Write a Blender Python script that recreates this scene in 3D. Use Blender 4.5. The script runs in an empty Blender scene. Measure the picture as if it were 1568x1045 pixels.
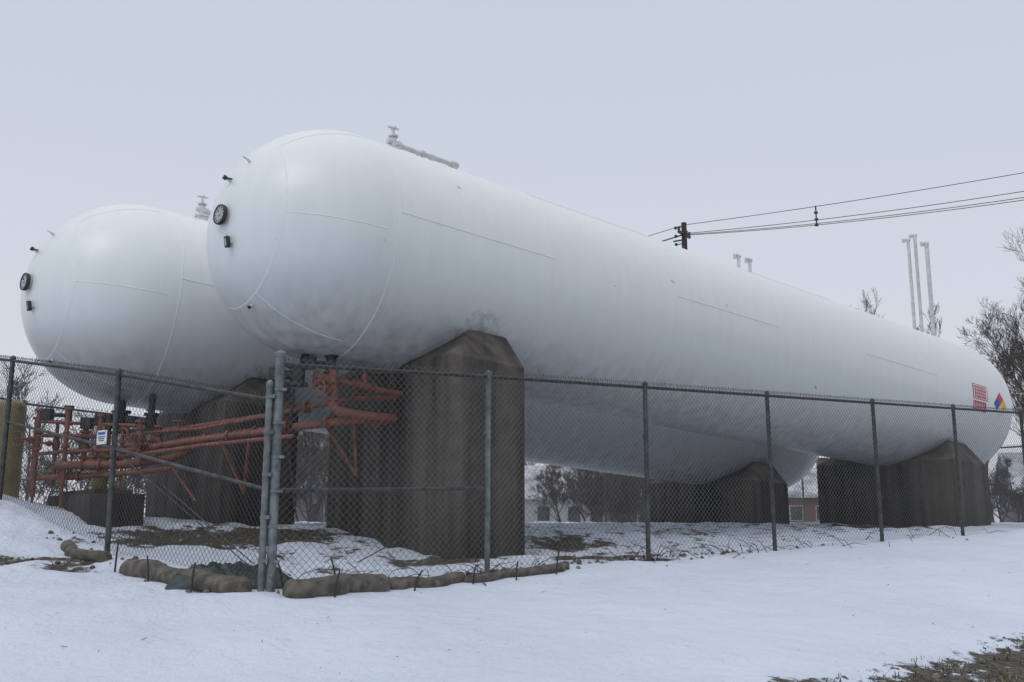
import bpy, bmesh, math, random
from math import sin, cos, pi, radians, sqrt, exp
from mathutils import Vector, noise, Matrix
random.seed(7)
scene = bpy.context.scene
V = Vector

# ------------------------------------------------------------------ materials
def newmat(name):
    m = bpy.data.materials.new(name); m.use_nodes = True
    nt = m.node_tree; b = nt.nodes['Principled BSDF']
    return m, nt, b
def N(nt, t, **kw):
    n = nt.nodes.new(t)
    for k, v in kw.items():
        if hasattr(n, k): setattr(n, k, v)
        else: n.inputs[k].default_value = v
    return n
def noise_mat(name, c1, c2, scale=5, rough=.6, metal=0.0, bump=.0, bscale=40, stretch=(1,1,1), lo=.35, hi=.65, c3=None, detail=3):
    m, nt, b = newmat(name); L = nt.links
    tc = N(nt, 'ShaderNodeTexCoord'); mp = N(nt, 'ShaderNodeMapping')
    mp.inputs['Scale'].default_value = stretch
    L.new(tc.outputs['Object'], mp.inputs['Vector'])
    n = N(nt, 'ShaderNodeTexNoise'); n.inputs['Scale'].default_value = scale; n.inputs['Detail'].default_value = detail
    L.new(mp.outputs[0], n.inputs['Vector'])
    r = N(nt, 'ShaderNodeValToRGB')
    r.color_ramp.elements[0].position = lo; r.color_ramp.elements[0].color = (*c1, 1)
    r.color_ramp.elements[1].position = hi; r.color_ramp.elements[1].color = (*c2, 1)
    if c3:
        e = r.color_ramp.elements.new(min(.98, hi+.12)); e.color = (*c3, 1)
    L.new(n.outputs['Fac'], r.inputs['Fac']); L.new(r.outputs['Color'], b.inputs['Base Color'])
    b.inputs['Roughness'].default_value = rough; b.inputs['Metallic'].default_value = metal
    if bump > 0:
        n2 = N(nt, 'ShaderNodeTexNoise'); n2.inputs['Scale'].default_value = bscale; n2.inputs['Detail'].default_value = 3
        L.new(mp.outputs[0], n2.inputs['Vector'])
        bp = N(nt, 'ShaderNodeBump'); bp.inputs['Strength'].default_value = bump; bp.inputs['Distance'].default_value = .02
        L.new(n2.outputs['Fac'], bp.inputs['Height']); L.new(bp.outputs[0], b.inputs['Normal'])
    return m
def flat_mat(name,c,rough=.9):
    m,nt,b=newmat(name); L=nt.links
    oi=N(nt,'ShaderNodeObjectInfo'); hs=N(nt,'ShaderNodeHueSaturation'); hs.inputs['Color'].default_value=(*c,1)
    mr=N(nt,'ShaderNodeMapRange'); mr.inputs['To Min'].default_value=.85; mr.inputs['To Max'].default_value=1.2
    L.new(oi.outputs['Random'],mr.inputs['Value']); L.new(mr.outputs[0],hs.inputs['Value']); L.new(hs.outputs[0],b.inputs['Base Color'])
    b.inputs['Roughness'].default_value=rough; return m

galv = noise_mat('galvanised_steel', (.09,.105,.11), (.19,.21,.215), 9, .55, .35, .1)
galv_d = noise_mat('weathered_post', (.04,.044,.045), (.09,.095,.095), 9, .6, .3)
rail_m = noise_mat('weathered_rail', (.03,.03,.03), (.065,.065,.065), 9, .6, .3)
wire_m = flat_mat('chain_wire', (.08,.08,.08), .6)
orange = noise_mat('rusty_orange_paint', (.16,.062,.045), (.27,.11,.078), 6, .65, 0, .3, 30, c3=(.09,.05,.042))
black_m = noise_mat('black_iron', (.012,.012,.012), (.04,.038,.036), 8, .5)
whitepipe = noise_mat('white_pipe_paint', (.48,.50,.50), (.64,.66,.66), 8, .45)
dial_m = noise_mat('gauge_dial', (.30,.32,.33), (.38,.40,.41), 8, .25)
yellow_m = noise_mat('yellow_drum', (.20,.165,.075), (.29,.24,.11), 4, .6, c3=(.13,.11,.07))
wood = noise_mat('pole_wood', (.03,.022,.018), (.07,.055,.045), 6, .85, stretch=(6,6,.5), bump=.4)
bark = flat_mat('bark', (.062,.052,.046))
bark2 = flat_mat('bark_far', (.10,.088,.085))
straw = noise_mat('straw_wattle', (.065,.058,.048), (.15,.132,.11), 10, .95, bump=.7, bscale=60, detail=5)
tarp = noise_mat('green_tarp', (.007,.017,.017), (.016,.040,.036), 9, .45, bump=.3)
grassm = noise_mat('dead_grass', (.09,.075,.05), (.20,.165,.105), 2, .9)
stone_m = noise_mat('stones', (.06,.055,.05), (.20,.19,.17), 6, .9, bump=.4)
red_m = noise_mat('red_sign', (.40,.035,.065), (.46,.045,.08), 5, .5)
white_m = noise_mat('white_sign', (.60,.61,.62), (.68,.69,.70), 5, .5)
blue_m = noise_mat('blue_sign', (.02,.06,.28), (.03,.08,.34), 5, .5)
yel2 = noise_mat('yellow_sign', (.6,.43,.03), (.65,.48,.05), 5, .5)
glass_m = noise_mat('window_glass', (.02,.025,.03), (.05,.06,.07), 2, .15)
frame_m = noise_mat('window_frame', (.3,.3,.3), (.36,.36,.36), 2, .6)
siding = noise_mat('house_siding', (.30,.31,.31), (.38,.38,.37), 2, .8, stretch=(.2,.2,20))
siding2 = noise_mat('shed_siding', (.12,.12,.125), (.17,.17,.17), 2, .8, stretch=(.2,.2,20))
brickm = noise_mat('house_brick', (.12,.075,.06), (.17,.11,.09), 12, .9)
roofsnow = noise_mat('roof_snow', (.25,.26,.28), (.60,.63,.68), .9, .8)

def concrete():
    m, nt, b = newmat('stained_concrete'); L = nt.links
    tc = N(nt, 'ShaderNodeTexCoord')
    mp = N(nt, 'ShaderNodeMapping'); mp.inputs['Scale'].default_value = (1.5,1.5,.09)
    L.new(tc.outputs['Object'], mp.inputs[0])
    n1 = N(nt, 'ShaderNodeTexNoise'); n1.inputs['Scale'].default_value = 2.2; n1.inputs['Detail'].default_value = 5; n1.inputs['Roughness'].default_value=.55
    L.new(mp.outputs[0], n1.inputs['Vector'])
    r1 = N(nt, 'ShaderNodeValToRGB'); e = r1.color_ramp.elements
    e[0].position=.34; e[0].color=(.036,.031,.027,1); e[1].position=.66; e[1].color=(.118,.104,.092,1)
    L.new(n1.outputs['Fac'], r1.inputs['Fac'])
    n2 = N(nt, 'ShaderNodeTexNoise'); n2.inputs['Scale'].default_value = 5; n2.inputs['Detail'].default_value = 6; n2.inputs['Roughness'].default_value=.7
    L.new(tc.outputs['Object'], n2.inputs['Vector'])
    r2 = N(nt, 'ShaderNodeValToRGB'); e = r2.color_ramp.elements
    e[0].position=.3; e[0].color=(.7,.7,.7,1); e[1].position=.7; e[1].color=(1.2,1.18,1.16,1)
    L.new(n2.outputs['Fac'], r2.inputs['Fac'])
    mx = N(nt, 'ShaderNodeMixRGB', blend_type='MULTIPLY'); mx.inputs['Fac'].default_value=1
    L.new(r1.outputs[0], mx.inputs[1]); L.new(r2.outputs[0], mx.inputs[2])
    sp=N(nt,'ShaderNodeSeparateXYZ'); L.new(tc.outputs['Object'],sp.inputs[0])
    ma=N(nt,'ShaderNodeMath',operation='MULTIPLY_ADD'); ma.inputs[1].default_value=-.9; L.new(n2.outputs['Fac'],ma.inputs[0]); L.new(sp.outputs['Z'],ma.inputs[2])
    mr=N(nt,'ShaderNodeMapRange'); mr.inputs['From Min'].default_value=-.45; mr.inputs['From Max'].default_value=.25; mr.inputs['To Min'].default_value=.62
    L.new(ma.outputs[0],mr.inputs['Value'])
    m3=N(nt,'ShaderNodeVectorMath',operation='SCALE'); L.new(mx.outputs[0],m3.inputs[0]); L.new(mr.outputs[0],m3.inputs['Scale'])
    L.new(m3.outputs[0], b.inputs['Base Color'])
    bp = N(nt, 'ShaderNodeBump'); bp.inputs['Strength'].default_value=.5; bp.inputs['Distance'].default_value=.02
    L.new(n2.outputs['Fac'], bp.inputs['Height']); L.new(bp.outputs[0], b.inputs['Normal'])
    b.inputs['Roughness'].default_value=.9
    return m
conc = concrete()

def tankpaint(pts):
    m, nt, b = newmat('white_tank_paint'); L = nt.links
    tc = N(nt, 'ShaderNodeTexCoord')
    mp = N(nt, 'ShaderNodeMapping'); mp.inputs['Scale'].default_value=(3,3,.25)
    L.new(tc.outputs['Object'], mp.inputs[0])
    n1 = N(nt, 'ShaderNodeTexNoise'); n1.inputs['Scale'].default_value=2.0; n1.inputs['Detail'].default_value=4
    L.new(mp.outputs[0], n1.inputs['Vector'])
    r1 = N(nt, 'ShaderNodeValToRGB'); e=r1.color_ramp.elements
    e[0].position=.25; e[0].color=(.665,.69,.69,1); e[1].position=.65; e[1].color=(.70,.725,.725,1)
    L.new(n1.outputs['Fac'], r1.inputs[0])
    n3 = N(nt, 'ShaderNodeTexNoise'); n3.inputs['Scale'].default_value=6; n3.inputs['Detail'].default_value=2
    L.new(tc.outputs['Object'], n3.inputs['Vector'])
    r3 = N(nt, 'ShaderNodeMapRange'); r3.inputs['From Min'].default_value=.755; r3.inputs['From Max'].default_value=.78
    L.new(n3.outputs['Fac'], r3.inputs['Value'])
    mx2 = N(nt, 'ShaderNodeMixRGB'); mx2.inputs[2].default_value=(.30,.29,.27,1)
    L.new(r3.outputs[0], mx2.inputs[0]); L.new(r1.outputs[0], mx2.inputs[1])
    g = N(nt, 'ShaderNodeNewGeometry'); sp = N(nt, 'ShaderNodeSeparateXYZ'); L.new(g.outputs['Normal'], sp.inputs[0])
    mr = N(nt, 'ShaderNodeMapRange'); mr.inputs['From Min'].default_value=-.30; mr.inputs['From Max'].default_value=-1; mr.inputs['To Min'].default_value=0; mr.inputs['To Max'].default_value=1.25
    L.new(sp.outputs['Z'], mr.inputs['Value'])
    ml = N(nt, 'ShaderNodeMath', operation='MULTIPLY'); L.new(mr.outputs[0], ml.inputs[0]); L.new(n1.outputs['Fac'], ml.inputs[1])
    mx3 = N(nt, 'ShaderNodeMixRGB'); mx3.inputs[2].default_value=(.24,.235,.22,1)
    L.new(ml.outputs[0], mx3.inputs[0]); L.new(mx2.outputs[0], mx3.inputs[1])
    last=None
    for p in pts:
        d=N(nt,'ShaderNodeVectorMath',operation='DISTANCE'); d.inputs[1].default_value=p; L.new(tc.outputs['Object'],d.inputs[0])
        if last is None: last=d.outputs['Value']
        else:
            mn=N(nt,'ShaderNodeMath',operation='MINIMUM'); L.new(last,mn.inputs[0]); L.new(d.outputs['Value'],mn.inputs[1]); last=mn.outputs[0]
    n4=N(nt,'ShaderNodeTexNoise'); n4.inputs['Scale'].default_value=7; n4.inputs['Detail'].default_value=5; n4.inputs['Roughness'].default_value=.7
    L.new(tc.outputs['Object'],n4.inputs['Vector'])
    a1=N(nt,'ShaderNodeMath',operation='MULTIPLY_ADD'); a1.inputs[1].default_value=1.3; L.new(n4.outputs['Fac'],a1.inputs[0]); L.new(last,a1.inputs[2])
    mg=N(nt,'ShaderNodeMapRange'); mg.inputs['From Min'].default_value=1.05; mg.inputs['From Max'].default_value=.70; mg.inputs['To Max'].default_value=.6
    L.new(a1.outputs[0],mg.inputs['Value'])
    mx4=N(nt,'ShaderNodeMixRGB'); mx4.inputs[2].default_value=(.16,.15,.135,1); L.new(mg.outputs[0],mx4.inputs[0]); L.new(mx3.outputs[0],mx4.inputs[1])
    L.new(mx4.outputs[0], b.inputs['Base Color'])
    b.inputs['Roughness'].default_value=.34
    n2 = N(nt, 'ShaderNodeTexNoise'); n2.inputs['Scale'].default_value=1.3; n2.inputs['Detail'].default_value=2
    L.new(tc.outputs['Object'], n2.inputs['Vector'])
    bp = N(nt, 'ShaderNodeBump'); bp.inputs['Strength'].default_value=.12; bp.inputs['Distance'].default_value=.04
    L.new(n2.outputs['Fac'], bp.inputs['Height']); L.new(bp.outputs[0], b.inputs['Normal'])
    return m
seam_m = noise_mat('weld_seam_paint', (.65,.675,.68), (.72,.74,.745), 9, .4)

# ------------------------------------------------------------------ builder
def frame_of(d):
    d = d.normalized()
    a = V((0,0,1)) if abs(d.z) < .9 else V((1,0,0))
    x = d.cross(a).normalized(); y = x.cross(d).normalized()
    return x, y
class B:
    def __init__(s): s.v=[]; s.f=[]; s.m=[]
    def ring(s, p, x, y, r, n):
        i=len(s.v)
        for k in range(n):
            a=2*pi*k/n; s.v.append(p+x*(cos(a)*r)+y*(sin(a)*r))
        return i
    def tube(s, pts, r, n=10, mi=0, caps=True):
        pts=[V(p) for p in pts]; R = r if isinstance(r,(list,tuple)) else [r]*len(pts)
        prev=None; x=y=None
        for k,p in enumerate(pts):
            if k==0: d=pts[1]-pts[0]
            elif k==len(pts)-1: d=pts[-1]-pts[-2]
            else: d=(pts[k+1]-p).normalized()+(p-pts[k-1]).normalized()
            if d.length<1e-6: d=V((0,0,1))
            d.normalize()
            if x is None: x,y=frame_of(d)
            else:
                x=(x-d*x.dot(d))
                if x.length<1e-4: x,_=frame_of(d)
                x.normalize(); y=x.cross(d).normalized()
            i=s.ring(p,x,y,R[k],n)
            if prev is not None:
                for j in range(n):
                    s.f.append((prev+j,prev+(j+1)%n,i+(j+1)%n,i+j)); s.m.append(mi)
            elif caps: s.f.append(tuple(i+j for j in range(n))); s.m.append(mi)
            prev=i
        if caps: s.f.append(tuple(prev+j for j in reversed(range(n)))); s.m.append(mi)
    def pipe(s, pts, r, n=10, mi=0, bend=None):
        pts=[V(p) for p in pts]; bend = bend or r*2
        out=[pts[0]]
        for k in range(1,len(pts)-1):
            a=(pts[k-1]-pts[k]); b=(pts[k+1]-pts[k]); la=min(bend,a.length*.45); lb=min(bend,b.length*.45)
            p0=pts[k]+a.normalized()*la; p2=pts[k]+b.normalized()*lb
            for t in (0,.25,.5,.75,1):
                out.append(p0*(1-t)**2+pts[k]*2*t*(1-t)+p2*t*t)
        out.append(pts[-1]); s.tube(out,r,n,mi)
    def box(s, c, ax, ay, az, hx, hy, hz, mi=0):
        c=V(c); i=len(s.v)
        for sx in (-1,1):
            for sy in (-1,1):
                for sz in (-1,1): s.v.append(c+ax*hx*sx+ay*hy*sy+az*hz*sz)
        for f in ((0,1,3,2),(4,6,7,5),(0,4,5,1),(2,3,7,6),(0,2,6,4),(1,5,7,3)):
            s.f.append(tuple(i+k for k in f)); s.m.append(mi)
    def abox(s, c, h, mi=0): s.box(c,V((1,0,0)),V((0,1,0)),V((0,0,1)),*h,mi)
    def rev(s, o, d, prof, n=24, mi=0):
        o=V(o); d=V(d).normalized(); x,y=frame_of(d); prev=None
        for (a,r) in prof:
            i=s.ring(o+d*a,x,y,max(r,1e-4),n)
            if prev is not None:
                for j in range(n): s.f.append((prev+j,prev+(j+1)%n,i+(j+1)%n,i+j)); s.m.append(mi)
            prev=i
    def flange(s, p, d, r, t=.03, mi=0, n=14):
        d=V(d).normalized(); s.rev(V(p)-d*t,d,[(0,.001),(0,r),(2*t,r),(2*t,.001)],n,mi)
    def quad(s,a,b,c,d,mi=0):
        i=len(s.v); s.v+= [V(a),V(b),V(c),V(d)]; s.f.append((i,i+1,i+2,i+3)); s.m.append(mi)
    def tri(s,a,b,c,mi=0):
        i=len(s.v); s.v+= [V(a),V(b),V(c)]; s.f.append((i,i+1,i+2)); s.m.append(mi)
    def make(s, name, mats, parent=None, smooth=True, loc=None, ang=35):
        me=bpy.data.meshes.new(name)
        o=V(loc) if loc is not None else V((0,0,0))
        me.from_pydata([tuple(v-o) for v in s.v],[],s.f)
        for m in (mats if isinstance(mats,(list,tuple)) else [mats]): me.materials.append(m)
        me.polygons.foreach_set('material_index', s.m)
        if smooth:
            me.polygons.foreach_set('use_smooth',[True]*len(s.f))
            try: me.set_sharp_from_angle(angle=radians(ang))
            except Exception: pass
        me.update()
        ob=bpy.data.objects.new(name,me); scene.collection.objects.link(ob); ob.location=o
        if parent:
            ob.parent=parent; ob.matrix_parent_inverse=Matrix.Translation(-parent.location)
        return ob
def empty(name, loc):
    e=bpy.data.objects.new(name,None); scene.collection.objects.link(e); e.location=V(loc); e.empty_display_size=.5
    return e

# ------------------------------------------------------------------ layout frames (eye level is z=0)
C0=V((-2.26,9.44,0)); FU=V((.7927,.6096,0)); FV=V((-.6096,.7927,0))
def uv(x,y):
    dx=x-C0.x; dy=y-C0.y
    return dx*FU.x+dy*FU.y, dx*FV.x+dy*FV.y
def UVp(u,v,z=0): 
    p=C0+FU*u+FV*v; return V((p.x,p.y,z))
def ss(x,a,b):
    t=max(0,min(1,(x-a)/(b-a))); return t*t*(3-2*t)
def gz(x,y,fine=True):
    u,v=uv(x,y)
    zb=-.63+.0345*max(-12,min(u,16.5))
    if v<0:
        z=zb+.11*max(v,-14)
        z-= .05*ss(-v,0,.8)
    else:
        z=zb+(-.03-zb)*ss(v,.3,6)
        z+=.72*exp(-((u+3.5)/3)**2)*ss(v,3,7)*(1-ss(v,18,40))
    r=sqrt(x*x+y*y)
    z+=(-1.1-z)*ss(r,38,90)
    if fine:
        z+=.05*(noise.noise(V((x*.45,y*.45,0))))*(1-ss(r,40,60))+.026*noise.noise(V((x*1.7,y*1.7,3)))+.010*noise.noise(V((x*4.1,y*4.1,7)))
        if v>0: z+=.06*noise.noise(V((x*2.6,y*2.6,9)))*ss(v,0,1)
    return z
def dirt(x,y):
    u,v=uv(x,y); w=0
    w=max(w, ss(-v,3.45,4.9)*ss(u,0,1.8)*.70)
    def g(cu,cv,su,sv,a): return a*exp(-((u-cu)/su)**2-((v-cv)/sv)**2)
    w=max(w,g(5.0,.9,1.4,.85,.76),g(5.0,.02,1.2,.3,.68),g(5.9,2.6,1.8,1.7,.68),g(1.2,4.0,3.0,1.4,.78),g(3.0,1.5,1.9,.8,.68),g(2.0,.18,2.6,.3,.72),
          g(-1.1,2.6,.7,1.0,.66),g(9,3.2,3.8,1.6,.60),g(14.5,3.0,4,1.8,.66),g(-.4,.9,.4,1.0,.68),g(-1.6,3.0,.75,.4,.68), g(-3.0,3.1,.8,.3,.66),g(7.6,.1,.5,.15,.58),g(10.5,.15,1.5,.15,.5))
    w=max(w,.505*ss(v,.3,1.2)*(1-ss(v,5,7))*ss(u,-1,1)*(1-ss(u,19,21)))
    return w
def axisvals(c, near, step, far):
    vals=[0.0]; d=0; st=step
    while d<far:
        if d>near: st*=1.13
        d+=st; vals.append(d)
    return [c-a for a in reversed(vals[1:])]+[c+a for a in vals]
xs=axisvals(2.0,11,.095,900); ys=axisvals(12.0,10,.095,900)
verts=[]; W=[]
for y in ys:
    for x in xs:
        verts.append((x,y,gz(x,y)-.0)); W.append(dirt(x,y))
nx=len(xs); faces=[(j*nx+i,j*nx+i+1,(j+1)*nx+i+1,(j+1)*nx+i) for j in range(len(ys)-1) for i in range(nx-1)]
for k,w in enumerate(W):
    if w>.52: verts[k]=(verts[k][0],verts[k][1],verts[k][2]-.03*min(1,(w-.52)*6))
me=bpy.data.meshes.new('snowy_ground'); me.from_pydata(verts,[],faces)
at=me.attributes.new('dirt','FLOAT','POINT'); at.data.foreach_set('value',W)
me.polygons.foreach_set('use_smooth',[True]*len(faces)); me.update()
ground=bpy.data.objects.new('snowy_ground',me); scene.collection.objects.link(ground)
def groundmat():
    m,nt,b=newmat('snow_and_dirt'); L=nt.links
    tc=N(nt,'ShaderNodeTexCoord'); at=N(nt,'ShaderNodeAttribute'); at.attribute_name='dirt'
    n1=N(nt,'ShaderNodeTexNoise'); n1.inputs['Scale'].default_value=3.0; n1.inputs['Detail'].default_value=7; n1.inputs['Roughness'].default_value=.76
    L.new(tc.outputs['Object'],n1.inputs['Vector'])
    ad=N(nt,'ShaderNodeMath',operation='ADD'); L.new(at.outputs['Fac'],ad.inputs[0]); L.new(n1.outputs['Fac'],ad.inputs[1])
    mr=N(nt,'ShaderNodeMapRange'); mr.inputs['From Min'].default_value=1.05; mr.inputs['From Max'].default_value=1.10
    L.new(ad.outputs[0],mr.inputs['Value'])
    n2=N(nt,'ShaderNodeTexNoise'); n2.inputs['Scale'].default_value=16; n2.inputs['Detail'].default_value=5; n2.inputs['Roughness'].default_value=.75
    L.new(tc.outputs['Object'],n2.inputs['Vector'])
    r=N(nt,'ShaderNodeValToRGB'); e=r.color_ramp.elements
    e[0].position=.35; e[0].color=(.028,.024,.019,1); e[1].position=.60; e[1].color=(.11,.096,.075,1)
    x=e.new(.70); x.color=(.22,.21,.185,1)
    L.new(n2.outputs['Fac'],r.inputs[0])
    n3=N(nt,'ShaderNodeTexNoise'); n3.inputs['Scale'].default_value=.7; n3.inputs['Detail'].default_value=4
    L.new(tc.outputs['Object'],n3.inputs['Vector'])
    r3=N(nt,'ShaderNodeValToRGB'); e=r3.color_ramp.elements
    e[0].position=.3; e[0].color=(.575,.625,.715,1); e[1].position=.7; e[1].color=(.64,.69,.785,1)
    L.new(n3.outputs['Fac'],r3.inputs[0])
    n4=N(nt,'ShaderNodeTexNoise'); n4.inputs['Scale'].default_value=13; n4.inputs['Detail'].default_value=3
    L.new(tc.outputs['Object'],n4.inputs['Vector'])
    r4=N(nt,'ShaderNodeMapRange'); r4.inputs['From Min'].default_value=.73; r4.inputs['From Max'].default_value=.77
    L.new(n4.outputs['Fac'],r4.inputs['Value'])
    mxs=N(nt,'ShaderNodeMixRGB'); mxs.inputs[2].default_value=(.2,.17,.14,1)
    L.new(r4.outputs[0],mxs.inputs[0]); L.new(r3.outputs[0],mxs.inputs[1])
    mx=N(nt,'ShaderNodeMixRGB'); L.new(mr.outputs[0],mx.inputs[0]); L.new(mxs.outputs[0],mx.inputs[1]); L.new(r.outputs[0],mx.inputs[2])
    L.new(mx.outputs[0],b.inputs['Base Color'])
    n5=N(nt,'ShaderNodeTexNoise'); n5.inputs['Scale'].default_value=3; n5.inputs['Detail'].default_value=7; n5.inputs['Roughness'].default_value=.64
    L.new(tc.outputs['Object'],n5.inputs['Vector'])
    bp=N(nt,'ShaderNodeBump'); bp.inputs['Strength'].default_value=.9; bp.inputs['Distance'].default_value=.13
    L.new(n5.outputs['Fac'],bp.inputs['Height'])
    sb=N(nt,'ShaderNodeMath',operation='SUBTRACT'); sb.inputs[0].default_value=1; L.new(mr.outputs[0],sb.inputs[1])
    bp2=N(nt,'ShaderNodeBump'); bp2.inputs['Strength'].default_value=.8; bp2.inputs['Distance'].default_value=.03
    L.new(sb.outputs[0],bp2.inputs['Height']); L.new(bp.outputs[0],bp2.inputs['Normal'])
    L.new(bp2.outputs[0],b.inputs['Normal']); b.inputs['Roughness'].default_value=.75
    b.inputs['Specular IOR Level'].default_value=.2
    return m
me.materials.append(groundmat())

b=B(); bs=B(); cnt=0
def pebble(p,r):
    bs.rev(V(p)-V((0,0,r*.4)),V((random.uniform(-.4,.4),random.uniform(-.4,.4),1)),[(0,.3*r),(.25*r,r),(.8*r,.8*r*random.uniform(.7,1)),(1.15*r,.35*r),(1.2*r,.01)],7)
while cnt<5600:
    if random.random()<.42: u=random.uniform(.5,9); v=random.uniform(-7.5,-4.0)
    else: u=random.uniform(-4,18); v=random.uniform(-.3,5.5)
    p=UVp(u,v); w=dirt(p.x,p.y)
    if w+noise.noise(V((p.x*1.2,p.y*1.2,5)))*.3<.57: 
        cnt+=.2; continue
    cnt+=1; z=gz(p.x,p.y)-.03
    if random.random()<.2: pebble((p.x,p.y,z+.01),random.uniform(.008,.04))
    else:
        for k in range(3):
            a=random.uniform(0,2*pi); h=random.uniform(.02,.08); l=random.uniform(.03,.09); wd=.004
            q=V((p.x+random.uniform(-.03,.03),p.y+random.uniform(-.03,.03),z)); dd=V((cos(a),sin(a),0)); pp=V((-sin(a),cos(a),0))*wd
            b.quad(q-pp,q+pp,q+dd*l*.5+V((0,0,h*.7))+pp*.7,q+dd*l*.5+V((0,0,h*.7))-pp*.7)
            b.tri(q+dd*l*.5+V((0,0,h*.7))-pp*.7,q+dd*l*.5+V((0,0,h*.7))+pp*.7,q+dd*l+V((0,0,h*.85)))
for k in range(110):
    u=random.choice([random.uniform(0,3.4),random.uniform(3.6,6.5),random.uniform(0,13)]); v=random.gauss(.05,.16); p=UVp(u,v)
    pebble((p.x,p.y,gz(p.x,p.y)+.0),random.uniform(.012,.045))
for k in range(50):
    s=random.uniform(.2,4.5); o=random.gauss(.1,.2); p=C0+V((-.764,.645,0))*s+V((-.645,-.764,0))*o
    pebble((p.x,p.y,gz(p.x,p.y)+.0),random.uniform(.012,.05))
b.make('dry_grass',grassm,smooth=False)
bs.make('gravel_stones',stone_m)

# ------------------------------------------------------------------ tanks
TD=V((.7822,.6193,-.0685)).normalized()
TH=V((.784,.6207,0)); TN=V((.6207,-.784,0))
TUP=TN.cross(TD)*-1
if TUP.z<0: TUP=-TUP
R=1.6
def build_tank(P1, L, signs):
    root=empty('propane_storage_tank',P1)
    P1=V(P1)
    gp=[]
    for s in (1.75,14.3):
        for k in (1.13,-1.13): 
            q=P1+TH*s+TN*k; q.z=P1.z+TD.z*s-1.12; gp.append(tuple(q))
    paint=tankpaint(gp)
    def surf(s,phi,off=0):
        return P1+TD*s+(TN*cos(phi)+TUP*sin(phi))*(R+off)
    def head(dirv,off=0): return P1+V(dirv).normalized()*(R+off)
    b=B(); prof=[]
    for k in range(25):
        a=pi/2*k/24; prof.append((-R*cos(a),R*sin(a)))
    for k in range(1,30): prof.append((L*k/30,R))
    for k in range(25):
        a=pi/2*k/24; prof.append((L+R*sin(a),R*cos(a)))
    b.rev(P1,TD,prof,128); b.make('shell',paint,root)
    b=B()
    def ringseam(s,rr,w=.018,off=.0025):
        prof=[(-w,rr-.006),(-w*.4,rr+off),(w*.4,rr+off),(w,rr-.006)]
        b.rev(P1+TD*s,TD,prof,128)
    ringseam(.2,R,.020,.003)
    for s in (2.8,5.4,8.0,10.7,13.3,L-.3): ringseam(s,R,.012,.001)
    a=radians(44); b.rev(P1,TD,[(-R*cos(a-.012),R*sin(a-.012)-.004),(-(R+.002)*cos(a-.004),(R+.002)*sin(a-.004)),(-(R+.002)*cos(a+.004),(R+.002)*sin(a+.004)),(-R*cos(a+.012),R*sin(a+.012)-.004)],100)
    for (s0,s1,ph) in ((.2,2.8,radians(6)),(5.4,8,radians(6)),(10.7,13.3,radians(6)),(2.8,5.4,radians(58)),(8,10.7,radians(58))):
        pts=[surf(s0+(s1-s0)*k/8,ph,-.003) for k in range(9)]; b.tube(pts,.0105,6)
    for k in range(6):
        ph=radians(-4+60*k); pts=[]
        for j in range(13):
            aa=radians(44+46*j/12)
            pts.append(P1+(-TD*cos(aa)+(TN*cos(ph)+TUP*sin(ph))*sin(aa))*(R-.004))
        b.tube(pts,.009,6)
    b.make('weld_seams',seam_m,root)
    b=B()
    g=V((-.692,-.738,.051)).normalized(); p=head(g)
    b.rev(p-g*.03,g,[(0,.09),(.08,.09),(.08,.001)],20,1)
    b.rev(p+g*.03,g,[(0,.001),(0,.13),(.04,.135),(.055,.13),(.055,.115),(.04,.11)],32,0)
    b.rev(p+g*.03,g,[(.046,.111),(.046,.001)],28,2)
    x,y=frame_of(g); nd=(x*.5+y*.8).normalized(); b.tube([p+g*.08-nd*.03,p+g*.08+nd*.085],.006,4,0)
    b.tube([p+g*.076,p+g*.09],.018,8,1)
    for k in range(12):
        a=2*pi*k/12; dd=x*cos(a)+y*sin(a); b.tube([p+g*.078+dd*.08,p+g*.078+dd*.10],.004,4,0)
    g=V((-.602,-.775,-.18)).normalized(); p=head(g); side=g.cross(V((0,0,1))).normalized(); up=side.cross(g).normalized()
    b.tube([p,p+g*.05],.03,10,1); b.box(p+g*.06,side,up,g,.03,.07,.025,0); b.box(p+g*.087,side,up,g,.013,.045,.003,2)
    b.tube([p+g*.06+up*.06,p+g*.06+up*.10],.016,8,1); b.tube([p+g*.03+side*.05+up*-.06,p+side*.05+g*.04+up*.08],.014,6,1)
    g=V((-.698,-.659,.383)).normalized(); p=head(g)
    b.tube([p,p+g*.08],.02,8,1); b.tube([p+g*.07,p+g*.11],.032,8,0); b.tube([p+g*.09,p+g*.09+V((.10,-.02,-.03))],.013,8,0)
    g=V((-.533,-.704,.538)).normalized(); p=head(g); b.tube([p,p+g*.06],.018,8,1); b.tube([p+g*.05,p+g*.05-V((.05,.02,-.03))],.012,6,1)
    g=V((-.447,-.593,-.634)).normalized(); p=head(g); b.tube([p,p+g*.06],.018,8,1); b.tube([p+g*.05,p+g*.07],.025,8,0)
    b.make('head_fittings',[black_m,whitepipe,dial_m],root)
    b=B(); p=P1+TD*.92+TUP*R; up=V((0,0,1))
    b.tube([p-up*.05,p+up*.13],.10,14); b.flange(p+up*.15,up,.12,.02); b.tube([p+up*.15,p+up*.34],.05,12)
    b.tube([p+up*.26-TH*.10,p+up*.26+TH*.10],.042,10); b.flange(p+up*.36,up,.075,.012)
    b.tube([p+up*.36,p+up*.50],.022,8); b.tube([p+up*.49-TH*.09,p+up*.49+TH*.09],.017,8); b.tube([p+up*.49-TN*.06,p+up*.49+TN*.06],.017,8)
    q=p+up*.22+TN*.05
    b.pipe([q,q+TD*1.12],.038,10); b.flange(q+TD*.08,TD,.065,.02); b.flange(q+TD*.50,TD,.055,.02); b.flange(q+TD*.66,TD,.05,.04); b.flange(q+TD*1.08,TD,.06,.05)
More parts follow.
